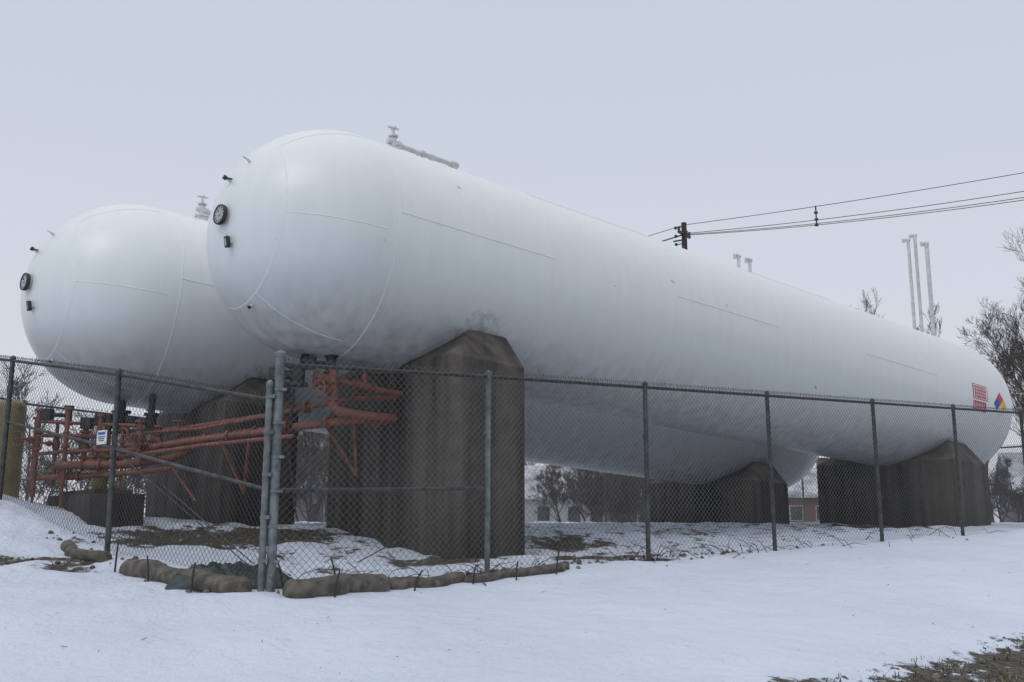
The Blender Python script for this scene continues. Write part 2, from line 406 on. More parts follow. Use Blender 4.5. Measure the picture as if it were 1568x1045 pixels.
    b.tube([q+TD*1.0-up*.22,q+TD*1.0],.025,8); b.tube([q+TD*.4-up*.22,q+TD*.4],.018,8)
    for s in (8.9,9.25):
        p=P1+TD*s+TUP*R
        b.tube([p-up*.05,p+up*.43],.033,10); b.tube([p+up*.43-TH*.12,p+up*.43+TH*.05],.038,8); b.flange(p+up*.12,up,.07,.03)
        b.tube([p+up*.43-TH*.11,p+up*.36-TH*.11],.033,8)
    p=P1+TD*7.3+TUP*R; b.tube([p-up*.05,p+up*.12],.08,12); b.tube([p+up*.12,p+up*.17],.03,8)
    b.make('top_valves',whitepipe,root)
    if signs:
        b=B()
        def patch(s0,s1,f0,f1,off,mi,n=6):
            for k in range(n):
                fa=f0+(f1-f0)*k/n; fb=f0+(f1-f0)*(k+1)/n
                b.quad(surf(s0,fa,off),surf(s1,fa,off),surf(s1,fb,off),surf(s0,fb,off),mi)
        f=lambda d: radians(d-6.5)
        patch(14.78,15.42,f(3),f(15),.004,0); patch(14.81,15.39,f(3.6),f(14.4),.006,1)
        for r_,(fa,fb) in enumerate(((11.8,13.6),(9.2,11.2),(6.7,8.7),(4.2,6.2))):
            s=14.85
            while s<15.33:
                w=random.choice((.045,.055,.07)); patch(s,min(s+w,15.35),f(fa),f(fb),.008,0,1); s+=w+.02
        patch(14.80,15.36,f(-6),f(1.6),.004,0)
        s=14.83
        while s<15.3: patch(s,s+.022,f(-4.5),f(.2),.006,1,2); s+=.07
        c=15.98; h=.28; dph=h/R; f0=f(3.5)
        def dq(cs,cf,mi):
            q=[(cs-h/2,cf),(cs,cf-dph/2),(cs+h/2,cf),(cs,cf+dph/2)]
            b.quad(*[surf(a_,b_,.006) for a_,b_ in q],mi)
        dq(c-h/2-.003,f0,2); dq(c+h/2+.003,f0,3); dq(c,f0+dph/2+.002,0); dq(c,f0-dph/2-.002,1)
        b.make('warning_placards',[red_m,white_m,blue_m,yel2],root,smooth=False)
    return root
PA=V((-2.574,13.157,3.765)); PB=V((-6.05,15.26,3.41))
build_tank(PA,16.2,True); build_tank(PB,15.8,False)

def build_saddle(P,s0,s1):
    P=V(P); c=P+TH*((s0+s1)/2); root_z=gz(c.x,c.y)
    m=(s0+s1)/2; za=P.z+TD.z*m; zb=-1.0; zf=za-1.54; taper=(s1-s0)*.5
    r=1.585; af=math.acos(1.54/r)
    lowarc=[(r*sin(a),za-r*cos(a)) for a in [af-2*af*k/6 for k in range(7)]]
    hi=radians(43.5)
    uparc=[(r*sin(a),za-r*cos(a)) for a in [af+(hi-af)*k/12 for k in range(13)]]
    b=B()
    def pt(e,z,front):
        s=s1
        if front: s=s0+(taper*min(1,(z-zf)/.5) if z>zf else 0)
        q=P+TH*s+TN*e; return V((q.x,q.y,z+(TD.z*(s-m) if z>zf-.1 else 0)))
    def poly(pts,front,flip=False):
        i=len(b.v)
        for e,z in pts: b.v.append(pt(e,z,front))
        idx=list(range(i,i+len(pts)))
        if flip: idx.reverse()
        b.f.append(tuple(idx)); b.m.append(0)
    low=[(-1.65,zb),(1.65,zb),(1.65,zf)]+lowarc+[(-1.65,zf)]
    upr=[(1.65,zf),(1.24,za-1.06),(1.10,za-1.03)]+list(reversed(uparc))
    upl=[(-e,z) for e,z in upr]
    for fr in (True,False):
        poly(low,fr,fr); poly(upr,fr,fr); poly(upl,fr,not fr)
    outline=[(-1.65,zb),(-1.65,zf)]+upl[1:-1]+list(reversed(lowarc))+list(reversed(upr[1:-1]))+[(1.65,zf),(1.65,zb)]
    for a,c2 in zip(outline,outline[1:]+outline[:1]):
        i=len(b.v); b.v+= [pt(*a,True),pt(*c2,True),pt(*c2,False),pt(*a,False)]; b.f.append((i,i+1,i+2,i+3)); b.m.append(0)
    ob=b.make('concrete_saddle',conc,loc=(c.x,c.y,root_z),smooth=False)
    bm=bmesh.new(); bm.from_mesh(ob.data); bmesh.ops.remove_doubles(bm,verts=bm.verts,dist=.0008); bmesh.ops.recalc_face_normals(bm,faces=bm.faces); bm.to_mesh(ob.data); bm.free()
    md=ob.modifiers.new('bevel','BEVEL'); md.width=.018; md.segments=2; md.limit_method='ANGLE'; md.angle_limit=radians(35)
    return ob
build_saddle(PA,1.0,2.2); build_saddle(PA,13.6,14.95); build_saddle(PB,.95,2.15); build_saddle(PB,13.35,14.6)
# ------------------------------------------------------------------ fences
def build_fence(name, path, spacing_posts, pitch=.075, wr=.0024, rail=True, midrails=(), braces=(), postr=.03, thick=(), light=()):
    root=empty(name,(path[0][0],path[0][1],path[0][2]))
    seg=[0]
    for a,c in zip(path,path[1:]): seg.append(seg[-1]+sqrt((a[0]-c[0])**2+(a[1]-c[1])**2))
    Lt=seg[-1]
    def P(s,h,off=0):
        s=max(0,min(Lt,s))
        for k in range(len(seg)-1):
            if s<=seg[k+1] or k==len(seg)-2:
                t=(s-seg[k])/(seg[k+1]-seg[k]); a=path[k]; c=path[k+1]; break
        x=a[0]+(c[0]-a[0])*t; y=a[1]+(c[1]-a[1])*t
        zb=a[2]+(c[2]-a[2])*t; zt=a[3]+(c[3]-a[3])*t
        nx=(c[1]-a[1]); ny=-(c[0]-a[0]); l=sqrt(nx*nx+ny*ny)
        wob=.014*sin(s*2.1)*sin(pi*max(0,min(1,h)))+.02*noise.noise(V((s*.9,h*2,path[0][0])))*(1-max(0,min(1,h)))
        zw=.014*sin(s*3.7+1)*(1-h) if h<1 else 0
        return V((x+nx/l*(off+wob),y+ny/l*(off+wob),zb+(zt-zb)*h+zw))
    H=path[0][3]-path[0][2]
    b=B(); top=1.015; bot=.02
    s0=-H
    while s0<Lt:
        for sg in (1,-1):
            a=s0 if sg==1 else s0+H; c=s0+H if sg==1 else s0
            pts=[]; nseg=8
            for j in range(nseg+1):
                t=j/nseg; s=a+(c-a)*t; pts.append((s,bot+(top-bot)*t))
            cl=[]
            for (sa,ha),(sb_,hb) in zip(pts,pts[1:]):
                lo,hi=min(sa,sb_),max(sa,sb_)
                if hi<=0 or lo>=Lt: continue
                def at(ss_): 
                    t=(ss_-sa)/(sb_-sa); return (ss_,ha+(hb-ha)*t)
                qa=(sa,ha); qb=(sb_,hb)
                if sa<0: qa=at(0)
                if sa>Lt: qa=at(Lt)
                if sb_<0: qb=at(0)
                if sb_>Lt: qb=at(Lt)
                if not cl: cl.append(qa)
                cl.append(qb)
            if len(cl)>1: b.tube([P(s,h,.035+(.002 if sg==1 else -.002)) for s,h in cl],wr,3,caps=False)
        s0+=pitch
    b.make('chain_link_mesh',wire_m,root,smooth=False)
    b=B()
    for s in spacing_posts:
        th=s in thick; mi=0 if (th or s in light) else 1
        r=postr*(1.5 if th else 1)
        p0=P(s,0); p1=P(s,1.0 if not th else 1.03)
        lean=V((random.uniform(-.015,.015),random.uniform(-.015,.015),0))
        b.tube([p0-V((0,0,.3)),p1+lean],r,12,mi)
        b.rev(p1+lean-V((0,0,.02)),(0,0,1),[(0,r*1.15),(.03,r*1.2),(.05,r*.9),(.065,.002)],12,mi)
        for h in (.12,.27,.42,.57,.72,.87) if th else (.3,.7):
            q=P(s,h); b.tube([q-V((0,0,.012)),q+V((0,0,.012))],r*1.18,10,mi)
            if th: b.box(q+V((.05,-.03,0)),V((1,0,0)),V((0,1,0)),V((0,0,1)),.03,.01,.014,mi)
    b.make('posts',[galv,galv_d],root)
    b=B()
    if rail:
        n=max(2,int(Lt/.6)); b.tube([P(Lt*k/n,.985) for k in range(n+1)],.021,8)
        s=0
        while s<Lt:
            p=P(s,1.0,.035); b.tube([p,p+V((random.uniform(-.01,.01),0,.035))],.0035,3,caps=False); s+=pitch*.5 if pitch<.09 else pitch
    b.make('top_rail',rail_m,root)
    b=B()
    for (sa,sb_,ha,hb,r) in midrails: b.tube([P(sa,ha,-.0),P((sa+sb_)/2,(ha+hb)/2),P(sb_,hb)],r,8)
    for (sa,sb_,ha,hb) in braces: b.tube([P(sa,ha,.01),P(sb_,hb,.01)],.006,6)
    if midrails: b.make('brace_rails',galv_d,root)
    return root
segu=[0,2.5,5,7.5,10.15,12.6,15.1,17.6,20.1,22.6]
front=[]
for u in segu:
    p=UVp(u,0); zb=-.63+.0345*min(u,18); front.append((p.x,p.y,zb,zb+2.2-(.0 if u>0 else .02)))
build_fence('chain_link_fence',front,segu,thick=(0,),light=(2.5,),midrails=[(0,2.5,.425,.42,.021)],braces=[(.9,2.5,.10,.40)])
left=[(-2.33,9.50,-.60,1.20),(-4.63,11.44,-.36,1.75),(-6.9,13.36,.30,2.23),(-8.8,15.0,.62,2.62),(-10.8,16.8,.75,2.75)]
sl=[0]
for a,c in zip(left,left[1:]): sl.append(sl[-1]+sqrt((a[0]-c[0])**2+(a[1]-c[1])**2))
build_fence('chain_link_fence',left,[sl[1],sl[2],sl[3],sl[4]],postr=.032,
   midrails=[(0,sl[1],.50,.575,.021),(sl[1],sl[2],.575,.55,.018)],braces=[(.25,sl[1],.08,.56),(.2,1.9,.10,.42)])
def backp(u,v,h=2.1): 
    p=UVp(u,v); z=gz(p.x,p.y,False); return (p.x,p.y,z,z+h)
bp_=[backp(u,11.5) for u in (-3,0,3,6,9,12,15,18,21,24)]
build_fence('chain_link_fence',bp_,[3*k for k in range(10)],pitch=.09,wr=.0035)
rp=[backp(22.6,0.05,2.2)]+[backp(22.8+v*.1,v) for v in (3,6,9,11.4)]
build_fence('chain_link_fence',rp,[3,6,9],pitch=.09,wr=.0035)
lp=[backp(-1.9,5.95),backp(-3,8.5),backp(-3.1,11.5)]
build_fence('chain_link_fence',lp,[0.4,2.8],pitch=.09,wr=.003)

b=B(); p=UVp(-.055,.02); z=gz(p.x,p.y)
b.tube([(p.x-.03,p.y,z-.3),(p.x-.03,p.y,1.30)],.034,14); b.rev((p.x-.03,p.y,1.29),(0,0,1),[(0,.038),(.03,.04),(.06,.028),(.075,.002)],14)
for zz in (-.35,.05,.45,.85,1.2):
    b.tube([(p.x-.03,p.y,zz-.015),(p.x-.03,p.y,zz+.015)],.041,12); b.box((p.x,p.y-.03,zz),V((1,0,0)),V((0,1,0)),V((0,0,1)),.03,.012,.018)
b.make('gate_post',galv,loc=(p.x,p.y,z))

b=B(); s=V((-2.3,1.94,0)).normalized(); nrm=V((-.645,-.764,0)); c=V((-4.70,11.40,.97))+nrm*.07
b.box(c,s,nrm,V((0,0,1)),.11,.004,.08,0); b.box(c+nrm*.006+V((0,0,.045)),s,nrm,V((0,0,1)),.08,.002,.015,1)
for k in range(3): b.box(c+nrm*.006+V((0,0,.005-.022*k)),s,nrm,V((0,0,1)),.08-.012*k,.002,.005,2)
for sx in (-1,1):
    for sz in (-1,1): b.tube([c+s*.095*sx+V((0,0,.065*sz))-nrm*.02,c+s*.095*sx+V((0,0,.065*sz))+nrm*.01],.005,6,2)
b.make('fence_notice_sign',[white_m,blue_m,black_m],loc=c)

# ------------------------------------------------------------------ straw wattles + stakes
def wattle(pts, rad):
    b=B(); n=60; P=[]
    for k in range(n+1):
        t=k/n*(len(pts)-1); i=min(int(t),len(pts)-2); f=t-i
        x=pts[i][0]*(1-f)+pts[i+1][0]*f+.05*noise.noise(V((k*.1,1,pts[0][0]))); y=pts[i][1]*(1-f)+pts[i+1][1]*f+.05*noise.noise(V((k*.1,5,2)))
        P.append(V((x,y,gz(x,y)+rad*.3)))
    Rr=[rad*(1+.14*noise.noise(V((k*.1,7,pts[0][1]))))*(min(1,.6+.9*min(k,n-k)/4)) for k in range(n+1)]
    b.tube(P,Rr,20)
    for i,v in enumerate(b.v): b.v[i]=v+V((noise.noise(v*4),noise.noise(v*4+V((4,0,0))),noise.noise(v*4+V((0,7,0)))))*.012+V((0,0,noise.noise(v*25)*.006))
    return b.make('straw_wattle',straw,loc=P[0])
def pu(u,v): p=UVp(u,v); return (p.x,p.y)
LD=V((-.764,.645,0)); LN=V((-.645,-.764,0))
def pl(s,o): p=C0+LD*s+LN*o; return (p.x,p.y)
wattle([pl(.16,.2),pl(1.1,.22),pl(2.2,.26)],.12)
wattle([pl(2.75,.15),pl(3.2,.28),pl(3.6,.22)],.075)
wattle([pu(.03,-.22),pu(.6,-.25),pu(1.12,-.2)],.12)
wattle([pu(1.15,-.2),pu(1.7,-.2),pu(2.1,-.17)],.075)
wattle([pu(2.05,-.2),pu(3.3,-.24),pu(3.5,-.2)],.06)
b=B()
for (x,y),h,l in ((pl(2.15,.40),.30,.02),(pl(1.5,.38),.26,-.03),(pl(.75,.37),.26,.03),(pu(.45,-.40),.24,.05),(pu(.2,.12),.3,-.1),(pu(1.35,-.33),.2,.1),(pu(2.1,-.3),.2,.04),(pu(2.65,-.33),.2,.02),(pu(3.2,-.33),.3,.06),(pu(.75,.1),.28,-.08)):
    z=gz(x,y); b.tube([(x,y,z-.1),(x+l*.5,y,z+h*.6),(x+l,y,z+h)],[.011,.010,.008],6)
b.make('wooden_stakes',black_m)
b=B(); c=V((-2.75,10.0,0)); n=60
for j in range(n+1):
    for i in range(n+1):
        x=c.x+(i/n-.5)*1.25; y=c.y+(j/n-.5)*.6; e=max(0,1-((i/n-.5)*2)**2)*max(0,1-((j/n-.5)*2)**2)
        q=V((x*4,y*4,2)); z=gz(x,y)+.26*e**.5*(.75+.5*abs(noise.noise(q))+.35*abs(noise.noise(q*2.3))+.12*noise.noise(q*6))-.03
        b.v.append(V((x,y,z)))
for j in range(n):
    for i in range(n): a=j*(n+1)+i; b.f.append((a,a+1,a+n+2,a+n+1)); b.m.append(0)
b.make('green_tarp',tarp,loc=(c.x,c.y,gz(c.x,c.y)),ang=50)

b=B()
for k in range(120):
    u=random.choice([random.uniform(.0,3.4),random.uniform(4.5,7.5),random.uniform(-.5,14)]); v=random.gauss(.08,.2)
    p=UVp(u,v); z=gz(p.x,p.y); a=random.uniform(0,2*pi); l=random.uniform(.1,.45)
    q=V((p.x,p.y,z-.01)); e=q+V((cos(a)*l,sin(a)*l,random.uniform(.0,.22)))
    m=(q+e)/2+V((0,0,.04)); b.tube([q,m,e],[.005,.004,.002],4)
for k in range(28):
    u=random.uniform(-5,9); v=random.uniform(-4.2,-.6); p=UVp(u,v); z=gz(p.x,p.y); a=random.uniform(0,2*pi); l=random.uniform(.02,.06)
    b.tube([(p.x,p.y,z+.002),(p.x+cos(a)*l,p.y+sin(a)*l,z+random.uniform(.0,.02))],.002,4)
b.make('fallen_twigs',bark)

# ------------------------------------------------------------------ orange pipework
root=empty('transfer_pipework',(-4,13.8,0))
b=B()
def vflange(p,d,r=.085): b.flange(p,d,r,.018)
def valve(p,d,wheel=True,r=.07):
    p=V(p); d=V(d).normalized()
    b.rev(p-d*.13,d,[(0,.001),(0,r*1.4),(.03,r*1.4),(.03,r*.8),(.09,r*1.15),(.17,r*1.15),(.23,r*.8),(.23,r*1.4),(.26,r*1.4),(.26,.001)],14)
    u=V((0,0,1)) if abs(d.z)<.7 else V((-.4,-.9,0)).normalized()
    b.tube([p,p+u*.17],r*.6,10); b.flange(p+u*.12,u,r*.95,.014); b.tube([p+u*.17,p+u*.33],.015,6)
    if wheel:
        x,y=frame_of(u); c=p+u*.32
        pts=[c+(x*cos(t*pi/8)+y*sin(t*pi/8))*.1 for t in range(17)]; b.tube(pts,.011,6)
        for t in range(2):
            dd=x if t else y; b.tube([c-dd*.1,c+dd*.1],.007,5)
b.pipe([(-1.72,13.42,1.37),(-2.05,13.1,1.36),(-3.6,13.8,1.26),(-5.21,14.5,1.13),(-5.7,14.45,1.10)],.056,12)
b.pipe([(-3.15,13.15,1.22),(-4.4,13.75,1.14),(-5.6,14.2,1.02),(-5.75,14.25,.82),(-6.4,13.9,.78)],.045,12)
b.pipe([(-1.45,13.6,1.72),(-2.2,13.5,1.69),(-3.4,14.0,1.53),(-4.68,14.5,1.40),(-5.3,14.6,1.34)],.034,10)
b.pipe([(-3.2,13.4,1.47),(-4.5,14.1,1.33),(-5.4,14.3,1.28)],.026,8)
b.pipe([(-2.9,13.0,1.13),(-4.3,13.6,1.05),(-5.5,14.05,.93),(-6.1,13.85,.90)],.028,8)
for q,d in (((-2.5,13.3,1.33),(-1.55,.7,-.1)),((-3.6,13.8,1.26),(-1.6,.7,-.1)),((-4.4,14.15,1.19),(-1.6,.7,-.1)),((-1.85,13.3,1.365),(-.3,-.3,0)),((-3.9,13.52,1.17),(-1.25,.6,-.08)),((-2.9,13.8,1.60),(-1.2,.5,-.1))): vflange(V(q),V(d),.088)
b.pipe([(-2.38,12.9,2.0),(-2.38,12.9,1.46),(-1.95,13.1,1.40),(-1.62,13.42,1.40)],.066,12,bend=.14)
valve((-2.38,12.9,1.72),(0,0,1)); 
b.pipe([(-2.3,12.95,1.86),(-1.85,13.2,1.78),(-1.45,13.5,1.74)],.04,10); valve((-2.0,13.12,1.81),(.45,.25,-.08),False,.05)
b.tube([(-2.55,12.78,1.86),(-2.38,12.9,1.86)],.08,12); vflange((-2.57,12.77,1.86),(.17,.12,0),.11)
valve((-3.2,13.58,1.3),(-1.6,.7,-.1),True,.06); valve((-4.9,14.38,1.14),(-1.6,.7,-.1),True,.06)
b.pipe([(-6.35,13.7,.78),(-5.5,13.9,.80),(-4.9,14.3,.92),(-4.75,14.5,1.05)],.058,12)
for (x,y,z0,z1,r) in ((-6.25,13.75,.5,1.58,.033),(-6.05,13.9,.75,1.38,.042),(-5.85,13.9,.78,1.50,.028),(-5.3,13.95,.8,1.42,.038),(-6.75,13.95,.35,1.58,.033),(-5.15,14.3,.9,1.38,.042),(-6.95,14.3,.4,1.5,.03),(-6.5,14.0,.5,1.42,.025),(-5.6,14.1,.8,1.32,.025)):
    b.tube([(x,y,z0),(x,y,z1)],r,10); vflange((x,y,z1),(0,0,1),r*1.9); vflange((x,y,(z0+z1)/2),(0,0,1),r*1.8)
b.pipe([(-6.75,13.95,1.42),(-6.05,13.9,1.38),(-5.3,13.95,1.36)],.025,8)
b.pipe([(-6.95,14.3,1.25),(-6.25,13.75,1.2),(-5.85,13.9,1.2)],.03,8)
b.pipe([(-7.1,14.5,.95),(-6.75,13.95,.95),(-6.25,13.75,.98),(-5.3,13.95,1.02)],.026,8)
b.pipe([(-7.1,14.5,.62),(-6.6,13.85,.62),(-5.6,13.85,.66),(-4.9,14.15,.76)],.04,10)
valve((-6.05,13.9,1.15),(0,0,1),True,.055); valve((-5.3,13.95,1.2),(0,0,1),True,.055); valve((-5.9,13.8,.79),(1,.1,0),True,.065); valve((-6.75,13.95,1.15),(0,0,1),True,.05); valve((-5.15,14.3,1.15),(0,0,1),True,.05); valve((-6.5,14.0,1.1),(0,0,1),True,.045); valve((-6.2,13.86,.64),(1,0,0),True,.05)
for (a,c) in (((-4.15,13.95,1.15),(-3.75,13.85,.40)),((-3.75,13.85,.40),(-3.7,13.8,1.15)),((-5.0,14.2,.9),(-4.5,14.1,.3)),((-2.5,13.3,1.25),(-2.1,13.3,.62)),((-2.1,13.3,.62),(-2.15,13.3,1.3)),((-5.5,13.9,.75),(-5.5,13.9,0.0)),((-6.25,13.75,.7),(-6.25,13.75,.2)),((-6.75,13.95,.4),(-6.75,13.95,.2))):
    b.tube([a,c],.022,4)
b.make('orange_pipes',orange,root)
b=B()
def blk(p,r=.1):
    p=V(p); b.tube([p-V((0,0,.12)),p+V((0,0,.12))],r,12); b.flange(p+V((0,0,.12)),(0,0,1),r*1.4,.02); b.flange(p-V((0,0,.12)),(0,0,1),r*1.4,.02)
    b.tube([p,p+V((-.24,-.1,0))],r*.6,10); b.box(p+V((-.26,-.11,0)),V((1,0,0)),V((0,1,0)),V((0,0,1)),.07,.07,.08)
blk((-2.82,12.75,1.9)); blk((-2.42,12.95,2.08),.07); b.tube([(-2.42,12.95,2.1),(-2.42,12.95,2.4)],.06,10); b.tube([(-2.82,12.8,1.9),(-2.7,13.0,2.5)],.05,8)
blk((-6.0,15.0,1.55)); b.tube([(-6.0,15.0,1.6),(-6.0,15.0,1.95)],.06,10); blk((-5.5,14.9,1.5),.08)
b.tube([(-5.5,14.9,1.5),(-5.5,14.9,1.95)],.05,10)
blk((-6.4,14.1,1.52),.05); blk((-5.75,13.95,1.38),.045)
b.pipe([(-6.0,15,1.5),(-6.0,14.8,1.35),(-5.3,14.6,1.34)],.04,8)
b.pipe([(-2.9,12.9,1.75),(-3.0,13.2,1.0),(-2.9,13.3,.2)],.02,8)
b.make('valve_bodies',black_m,root)
b=B(); b.box((-5.9,14.0,.06),TN,TH,V((0,0,1)),1.1,.35,.32); b.box((-5.9,14.0,.41),TN,TH,V((0,0,1)),.9,.25,.03)
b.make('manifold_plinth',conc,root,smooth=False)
for (x,y,h,r) in ((-7.85,15.3,1.45,.22),(-6.15,14.75,1.25,.11)):
    z=gz(x,y); b=B(); b.tube([(x,y,z-.2),(x,y,z+h)],r,20); b.rev((x,y,z+h-.002),(0,0,1),[(0,r),(.05,r*.93),(.1,r*.6),(.12,.002)],20)
    for zz in (.3,.9): b.tube([(x,y,z+zz),(x,y,z+zz+.03)],r*1.04,20)
    b.make('yellow_bollard',yellow_m,loc=(x,y,z))

# ------------------------------------------------------------------ vent stacks
b=B()
for (x,y,h,r) in ((12.95,30.9,9.1,.052),(13.22,31.0,9.28,.052),(13.5,30.8,8.95,.065)):
    z=gz(x,y); b.tube([(x,y,z-.2),(x,y,h)],r,12); b.tube([(x-.17,y+.05,h),(x+.07,y,h)],r*1.05,10); b.tube([(x-.13,y+.03,h-.09),(x-.13,y+.03,h)],r*.8,10)
    b.flange((x,y,1.5),(0,0,1),r*1.4,.03)
b.abox((13.22,30.9,2.5),(.33,.02,.025))
b.make('vent_stack',whitepipe,loc=(13.25,30.9,0))

# ------------------------------------------------------------------ utility pole and wires
pole=V((7.9,43.3,0)); rt=empty('utility_pole',(7.9,43.3,-1))
b=B(); b.tube([(7.9,43.3,-1.3),(7.9,43.3,13.55)],[.2,.12],14); b.make('pole',wood,rt)
WD=V((30.1,-21.3,0)).normalized(); WP=V((-WD.y,WD.x,0))
b=B(); b.box((7.9,43.3,13.0),WP,WD,V((0,0,1)),.6,.05,.06); b.box(V((7.9,43.3,12.75))-WD*.3,WD,WP,V((0,0,1)),.25,.03,.03)
for o in (-.55,.55,.25): b.rev(V((7.9,43.3,13.06))+WP*o,(0,0,1),[(0,.04),(.06,.07),(.1,.05),(.16,.07),(.2,.002)],10)
for zz in (12.5,12.9,13.3): b.rev(V((7.9,43.3,zz))-WD*.42,(0,0,1),[(0,.02),(.04,.07),(.12,.07),(.16,.02)],10); b.tube([V((7.9,43.3,zz+.08)),V((7.9,43.3,zz+.08))-WD*.42],.025,6)
b.make('crossarm_and_insulators',black_m,rt)
nxt=V((38,22,0)); far=V((-24,65,0))
b=B()
def wire(a,c,sag,r=.015):
    pts=[]
    for k in range(41):
        t=k/40; p=a*(1-t)+c*t; p.z-=4*sag*t*(1-t); pts.append(p)
    b.tube(pts,r,5)
H1=[(0,13.45,.55,13.5),(.6,13.1,.9,13.2),(.25,13.02,1.1,13.1),(-.6,12.9,1.1,12.8)]
for o,z,sg,ze in H1:
    a=pole+WP*o*.35; a.z=z; c=nxt+WP*o*.35; c.z=ze+.1; wire(a,c,sg)
    d=far+WP*o*.6; d.z=z-.2; wire(a,d,1.2)
a=pole+(nxt-pole)*.165; b.tube([(a.x,a.y,12.3),(a.x,a.y,13.2)],.03,6)
for z in (12.35,12.6,12.9): b.rev((a.x,a.y,z-.06),(0,0,1),[(0,.01),(.03,.09),(.09,.09),(.12,.01)],8)
b.make('power_lines',black_m,rt)
b=B(); b.tube([(38,22,-1.3),(38,22,13.7)],[.2,.13],12); b.box((38,22,13.0),WP,WD,V((0,0,1)),.7,.06,.07); b.make('utility_pole',wood,loc=(38,22,-1))

# ------------------------------------------------------------------ bare trees
def tree(name, x, y, height, seed, mat, levels=5, spread=.55, nchild=(4,6), r0=None, stems=1, twigr=.006, add=None, start=.3, rise=.12):
    rnd=random.Random(seed); b=add or B(); z=gz(x,y,False)-.15; r0=r0 or height*.010
    def br(p,d,l,r,lev):
        n=4 if lev>1 else 3; pts=[p]; rr=[r]; dd=d.copy(); q=p.copy()
        for k in range(n):
            dd=(dd+V((rnd.gauss(0,.12),rnd.gauss(0,.12),rnd.gauss(0,.08)+rise*.6))).normalized()
            q=q+dd*l/n; pts.append(q.copy()); rr.append(max(twigr*.6,r*(1-.62*(k+1)/n)))
        b.tube(pts,rr,7 if lev>=levels-1 else (4 if lev>1 else 3),caps=False)
        if lev<=0: return
        nc=rnd.randint(*nchild)+(1 if lev<=2 else 0)
        for c in range(nc):
            t=rnd.uniform(start if lev==levels else .2,1); f=t*n; i=min(int(f),n-1); f-=i
            pp=pts[i].lerp(pts[i+1],f); ax=(pts[i+1]-pts[i]).normalized(); xx,yy=frame_of(ax); a=rnd.uniform(0,2*pi)
            sp=rnd.uniform(.6,1.2)*spread*1.3
            nd=(ax*cos(sp)+(xx*cos(a)+yy*sin(a))*sin(sp)+V((0,0,rise))).normalized()
            br(pp,nd,l*rnd.uniform(.45,.72)*(1.1-.35*t),max(twigr,rr[i]*.55),lev-1)
    for s in range(stems):
        a=rnd.uniform(0,2*pi); off=V((cos(a),sin(a),0))*(.0 if stems==1 else rnd.uniform(.1,height*.25))
        dd=V((cos(a)*(.05 if stems==1 else .35),sin(a)*(.05 if stems==1 else .35),1)).normalized()
        br(V((x,y,z))+off,dd,height*.52,r0,levels)
    if add is None: return b.make(name,mat,loc=(x,y,z))
tree('bare_tree',20.4,34.0,13.5,3,bark,5,.6,(4,5),start=.1,twigr=.006,rise=.14)
tree('bare_tree',23.6,41.5,14,11,bark,5,.5,(4,5),start=.12,twigr=.007,rise=.16)
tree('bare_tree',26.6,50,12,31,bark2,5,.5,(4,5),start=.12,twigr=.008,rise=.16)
tree('bare_tree',17.6,30.5,5.5,23,bark,4,.7,(5,6),start=.1)
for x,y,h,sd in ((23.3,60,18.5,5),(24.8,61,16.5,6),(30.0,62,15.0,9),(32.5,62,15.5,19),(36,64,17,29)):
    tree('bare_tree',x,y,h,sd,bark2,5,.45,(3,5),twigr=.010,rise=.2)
b=B()
for k,(x,y,h) in enumerate(((2.4,36,2.9),(3.3,34,3.2),(4.3,35.5,3.6),(5.2,33,3.0),(6.2,36,3.4),(16,32,3.0),(17,29,3.6),(4.0,31,2.4),(3.4,38,3.8),(4.8,39,4.0),
    (-6.6,30,4.6),(-5.9,31,5.2),(-5.4,29,4.6),(-7.4,33,5.6),(-6.2,34,6.0),(-14.5,33,4.6),(-12.8,32,5.0),(-11.2,34,5))):
    tree('',x,y,h,40+k,bark,4,.7,(4,6),r0=.04,stems=4,twigr=.008,add=b,start=.05)
b.make('bare_shrubs',bark)
b=B()
for k in range(22):
    x=-50+k*6.2+random.uniform(-2,2); y=95+random.uniform(-12,15)
    tree('',x,y,random.uniform(7,11),90+k,bark2,4,.5,(4,5),twigr=.025,add=b)
for k in range(8):
    tree('',-31+k*3.0,48+random.uniform(-4,6),random.uniform(7,9.5),190+k,bark,4,.55,(4,6),twigr=.012,add=b)
b.make('distant_tree_line',bark2)

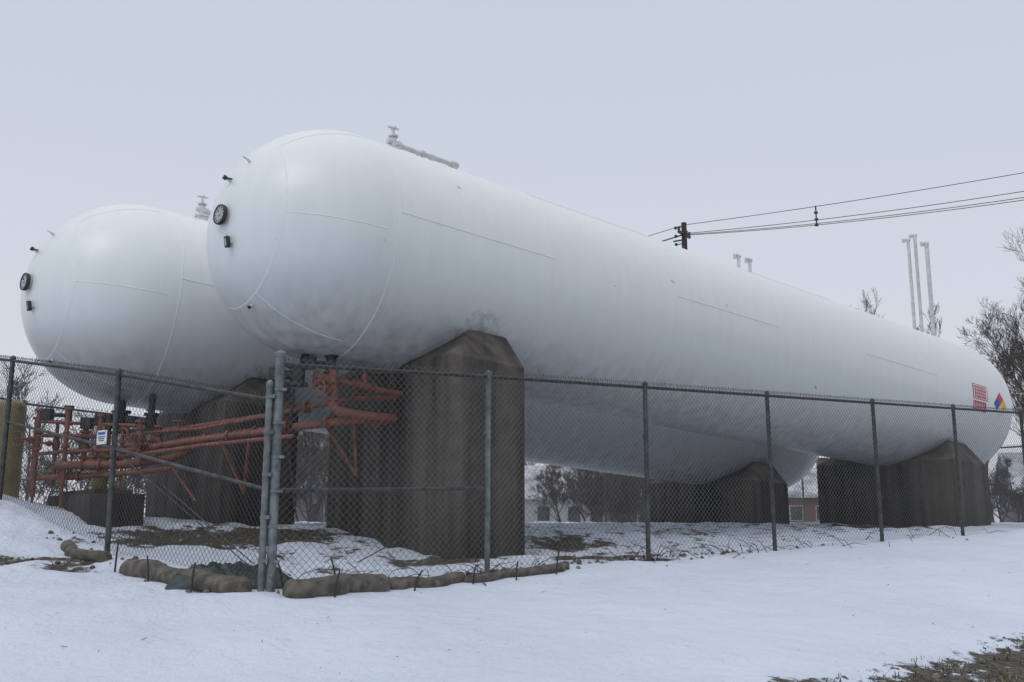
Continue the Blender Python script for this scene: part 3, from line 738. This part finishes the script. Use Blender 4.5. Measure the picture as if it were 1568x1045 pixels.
# ------------------------------------------------------------------ houses seen beneath the tanks
def house(x,y,w,d,h,rot,wallm):
    z=gz(x,y,False); rt=empty('suburban_house',(x,y,z)); ax=V((cos(rot),sin(rot),0)); ay=V((-sin(rot),cos(rot),0)); az=V((0,0,1)); o=V((x,y,z))
    b=B(); b.box(o+az*(h/2-.2),ax,ay,az,w/2,d/2,h/2+.2)
    for s in (-1,1): b.tri(o+ax*s*w/2-ay*d/2+az*h,o+ax*s*w/2+ay*d/2+az*h,o+ax*s*w/2+az*(h+d*.32))
    b.make('walls',wallm,rt,smooth=False)
    b=B(); e=.35
    for s in (-1,1):
        a=o+ay*s*(d/2+e)+az*(h-e*.64); r=o+az*(h+d*.32); t=az*.18
        q=(a-ax*(w/2+e),a+ax*(w/2+e),r+ax*(w/2+e),r-ax*(w/2+e))
        b.quad(*[k+t for k in q]); b.quad(*q); b.quad(q[0],q[1],q[1]+t,q[0]+t); b.quad(q[1],q[2],q[2]+t,q[1]+t); b.quad(q[3],q[0],q[0]+t,q[3]+t)
    b.make('roof',roofsnow,rt,smooth=False)
    b=B()
    for s in (-1,1):
        for k in range(3):
            c=o+ax*(-w/2+w*(k+.5)/3)+ay*s*(d/2+.02)+az*(h*.55)
            b.box(c,ax,ay,az,.45,.03,.5,0); b.box(c,ax,ay,az,.52,.02,.57,1)
    c=o-ay*(d/2+.03)+ax*w*.33+az*1.05; b.box(c,ax,ay,az,.45,.03,1.0,0)
    b.make('windows_and_door',[glass_m,frame_m],rt,smooth=False)
    b=B(); b.box(o+ax*w*.25+az*(h+d*.3+.3),ax,ay,az,.35,.35,.8); b.make('chimney',brickm,rt,smooth=False)
house(1.6,76,7,7,2.8,.2,siding); house(22.5,76,6,6,3.0,.1,brickm); house(-19,80,11,8,3.6,.1,siding2); house(36,62,9,7,2.8,-.3,siding2); house(11,92,9,7,3,-.1,siding2)

# ------------------------------------------------------------------ world, sun, camera
w=bpy.data.worlds.new('World'); scene.world=w; w.use_nodes=True; nt=w.node_tree; L=nt.links
bg=nt.nodes['Background']
sky=N(nt,'ShaderNodeTexSky'); sky.sky_type='NISHITA'; sky.sun_disc=False; sky.sun_elevation=radians(52); sky.sun_rotation=radians(215)
tc=N(nt,'ShaderNodeTexCoord'); sp=N(nt,'ShaderNodeSeparateXYZ'); L.new(tc.outputs['Generated'],sp.inputs[0])
r=N(nt,'ShaderNodeValToRGB'); e=r.color_ramp.elements
e[0].position=0; e[0].color=(.71,.735,.79,1); e[1].position=1; e[1].color=(1.2,1.23,1.30,1)
x=e.new(.25); x.color=(.66,.695,.775,1); x=e.new(.5); x.color=(.60,.645,.75,1); x=e.new(.62); x.color=(.76,.80,.89,1)
n=N(nt,'ShaderNodeTexNoise'); n.inputs['Scale'].default_value=1.6; n.inputs['Detail'].default_value=3
mp=N(nt,'ShaderNodeMapping'); mp.inputs['Scale'].default_value=(1,1,3); L.new(tc.outputs['Generated'],mp.inputs[0]); L.new(mp.outputs[0],n.inputs['Vector'])
ad=N(nt,'ShaderNodeMath',operation='MULTIPLY_ADD'); ad.inputs[1].default_value=.12; ad.inputs[2].default_value=-.06
L.new(n.outputs['Fac'],ad.inputs[0]); ad2=N(nt,'ShaderNodeMath',operation='ADD'); L.new(ad.outputs[0],ad2.inputs[0]); L.new(sp.outputs['Z'],ad2.inputs[1]); L.new(ad2.outputs[0],r.inputs[0])
vs=N(nt,'ShaderNodeVectorMath',operation='SCALE'); vs.inputs['Scale'].default_value=10; L.new(r.outputs[0],vs.inputs[0])
mx=N(nt,'ShaderNodeMixRGB'); mx.inputs[0].default_value=.94; L.new(sky.outputs[0],mx.inputs[1]); L.new(vs.outputs[0],mx.inputs[2])
L.new(mx.outputs[0],bg.inputs[0]); bg.inputs[1].default_value=.1
sd=bpy.data.lights.new('sun','SUN'); sd.energy=.6; sd.angle=radians(25); sd.color=(1,.97,.93)
so=bpy.data.objects.new('sun',sd); scene.collection.objects.link(so)
az=radians(215); el=radians(52); dv=V((sin(az)*cos(el),cos(az)*cos(el),sin(el)))
so.rotation_euler=dv.to_track_quat('Z','Y').to_euler()
cam=bpy.data.cameras.new('camera'); co=bpy.data.objects.new('camera',cam); scene.collection.objects.link(co)
cam.sensor_width=36; cam.lens=34.44; cam.clip_end=3000; cam.clip_start=.05
co.location=(0,0,0); co.rotation_euler=(radians(90+10.5),0,0); scene.camera=co
scene.view_settings.view_transform='Standard'; scene.view_settings.look='None'; scene.view_settings.exposure=0
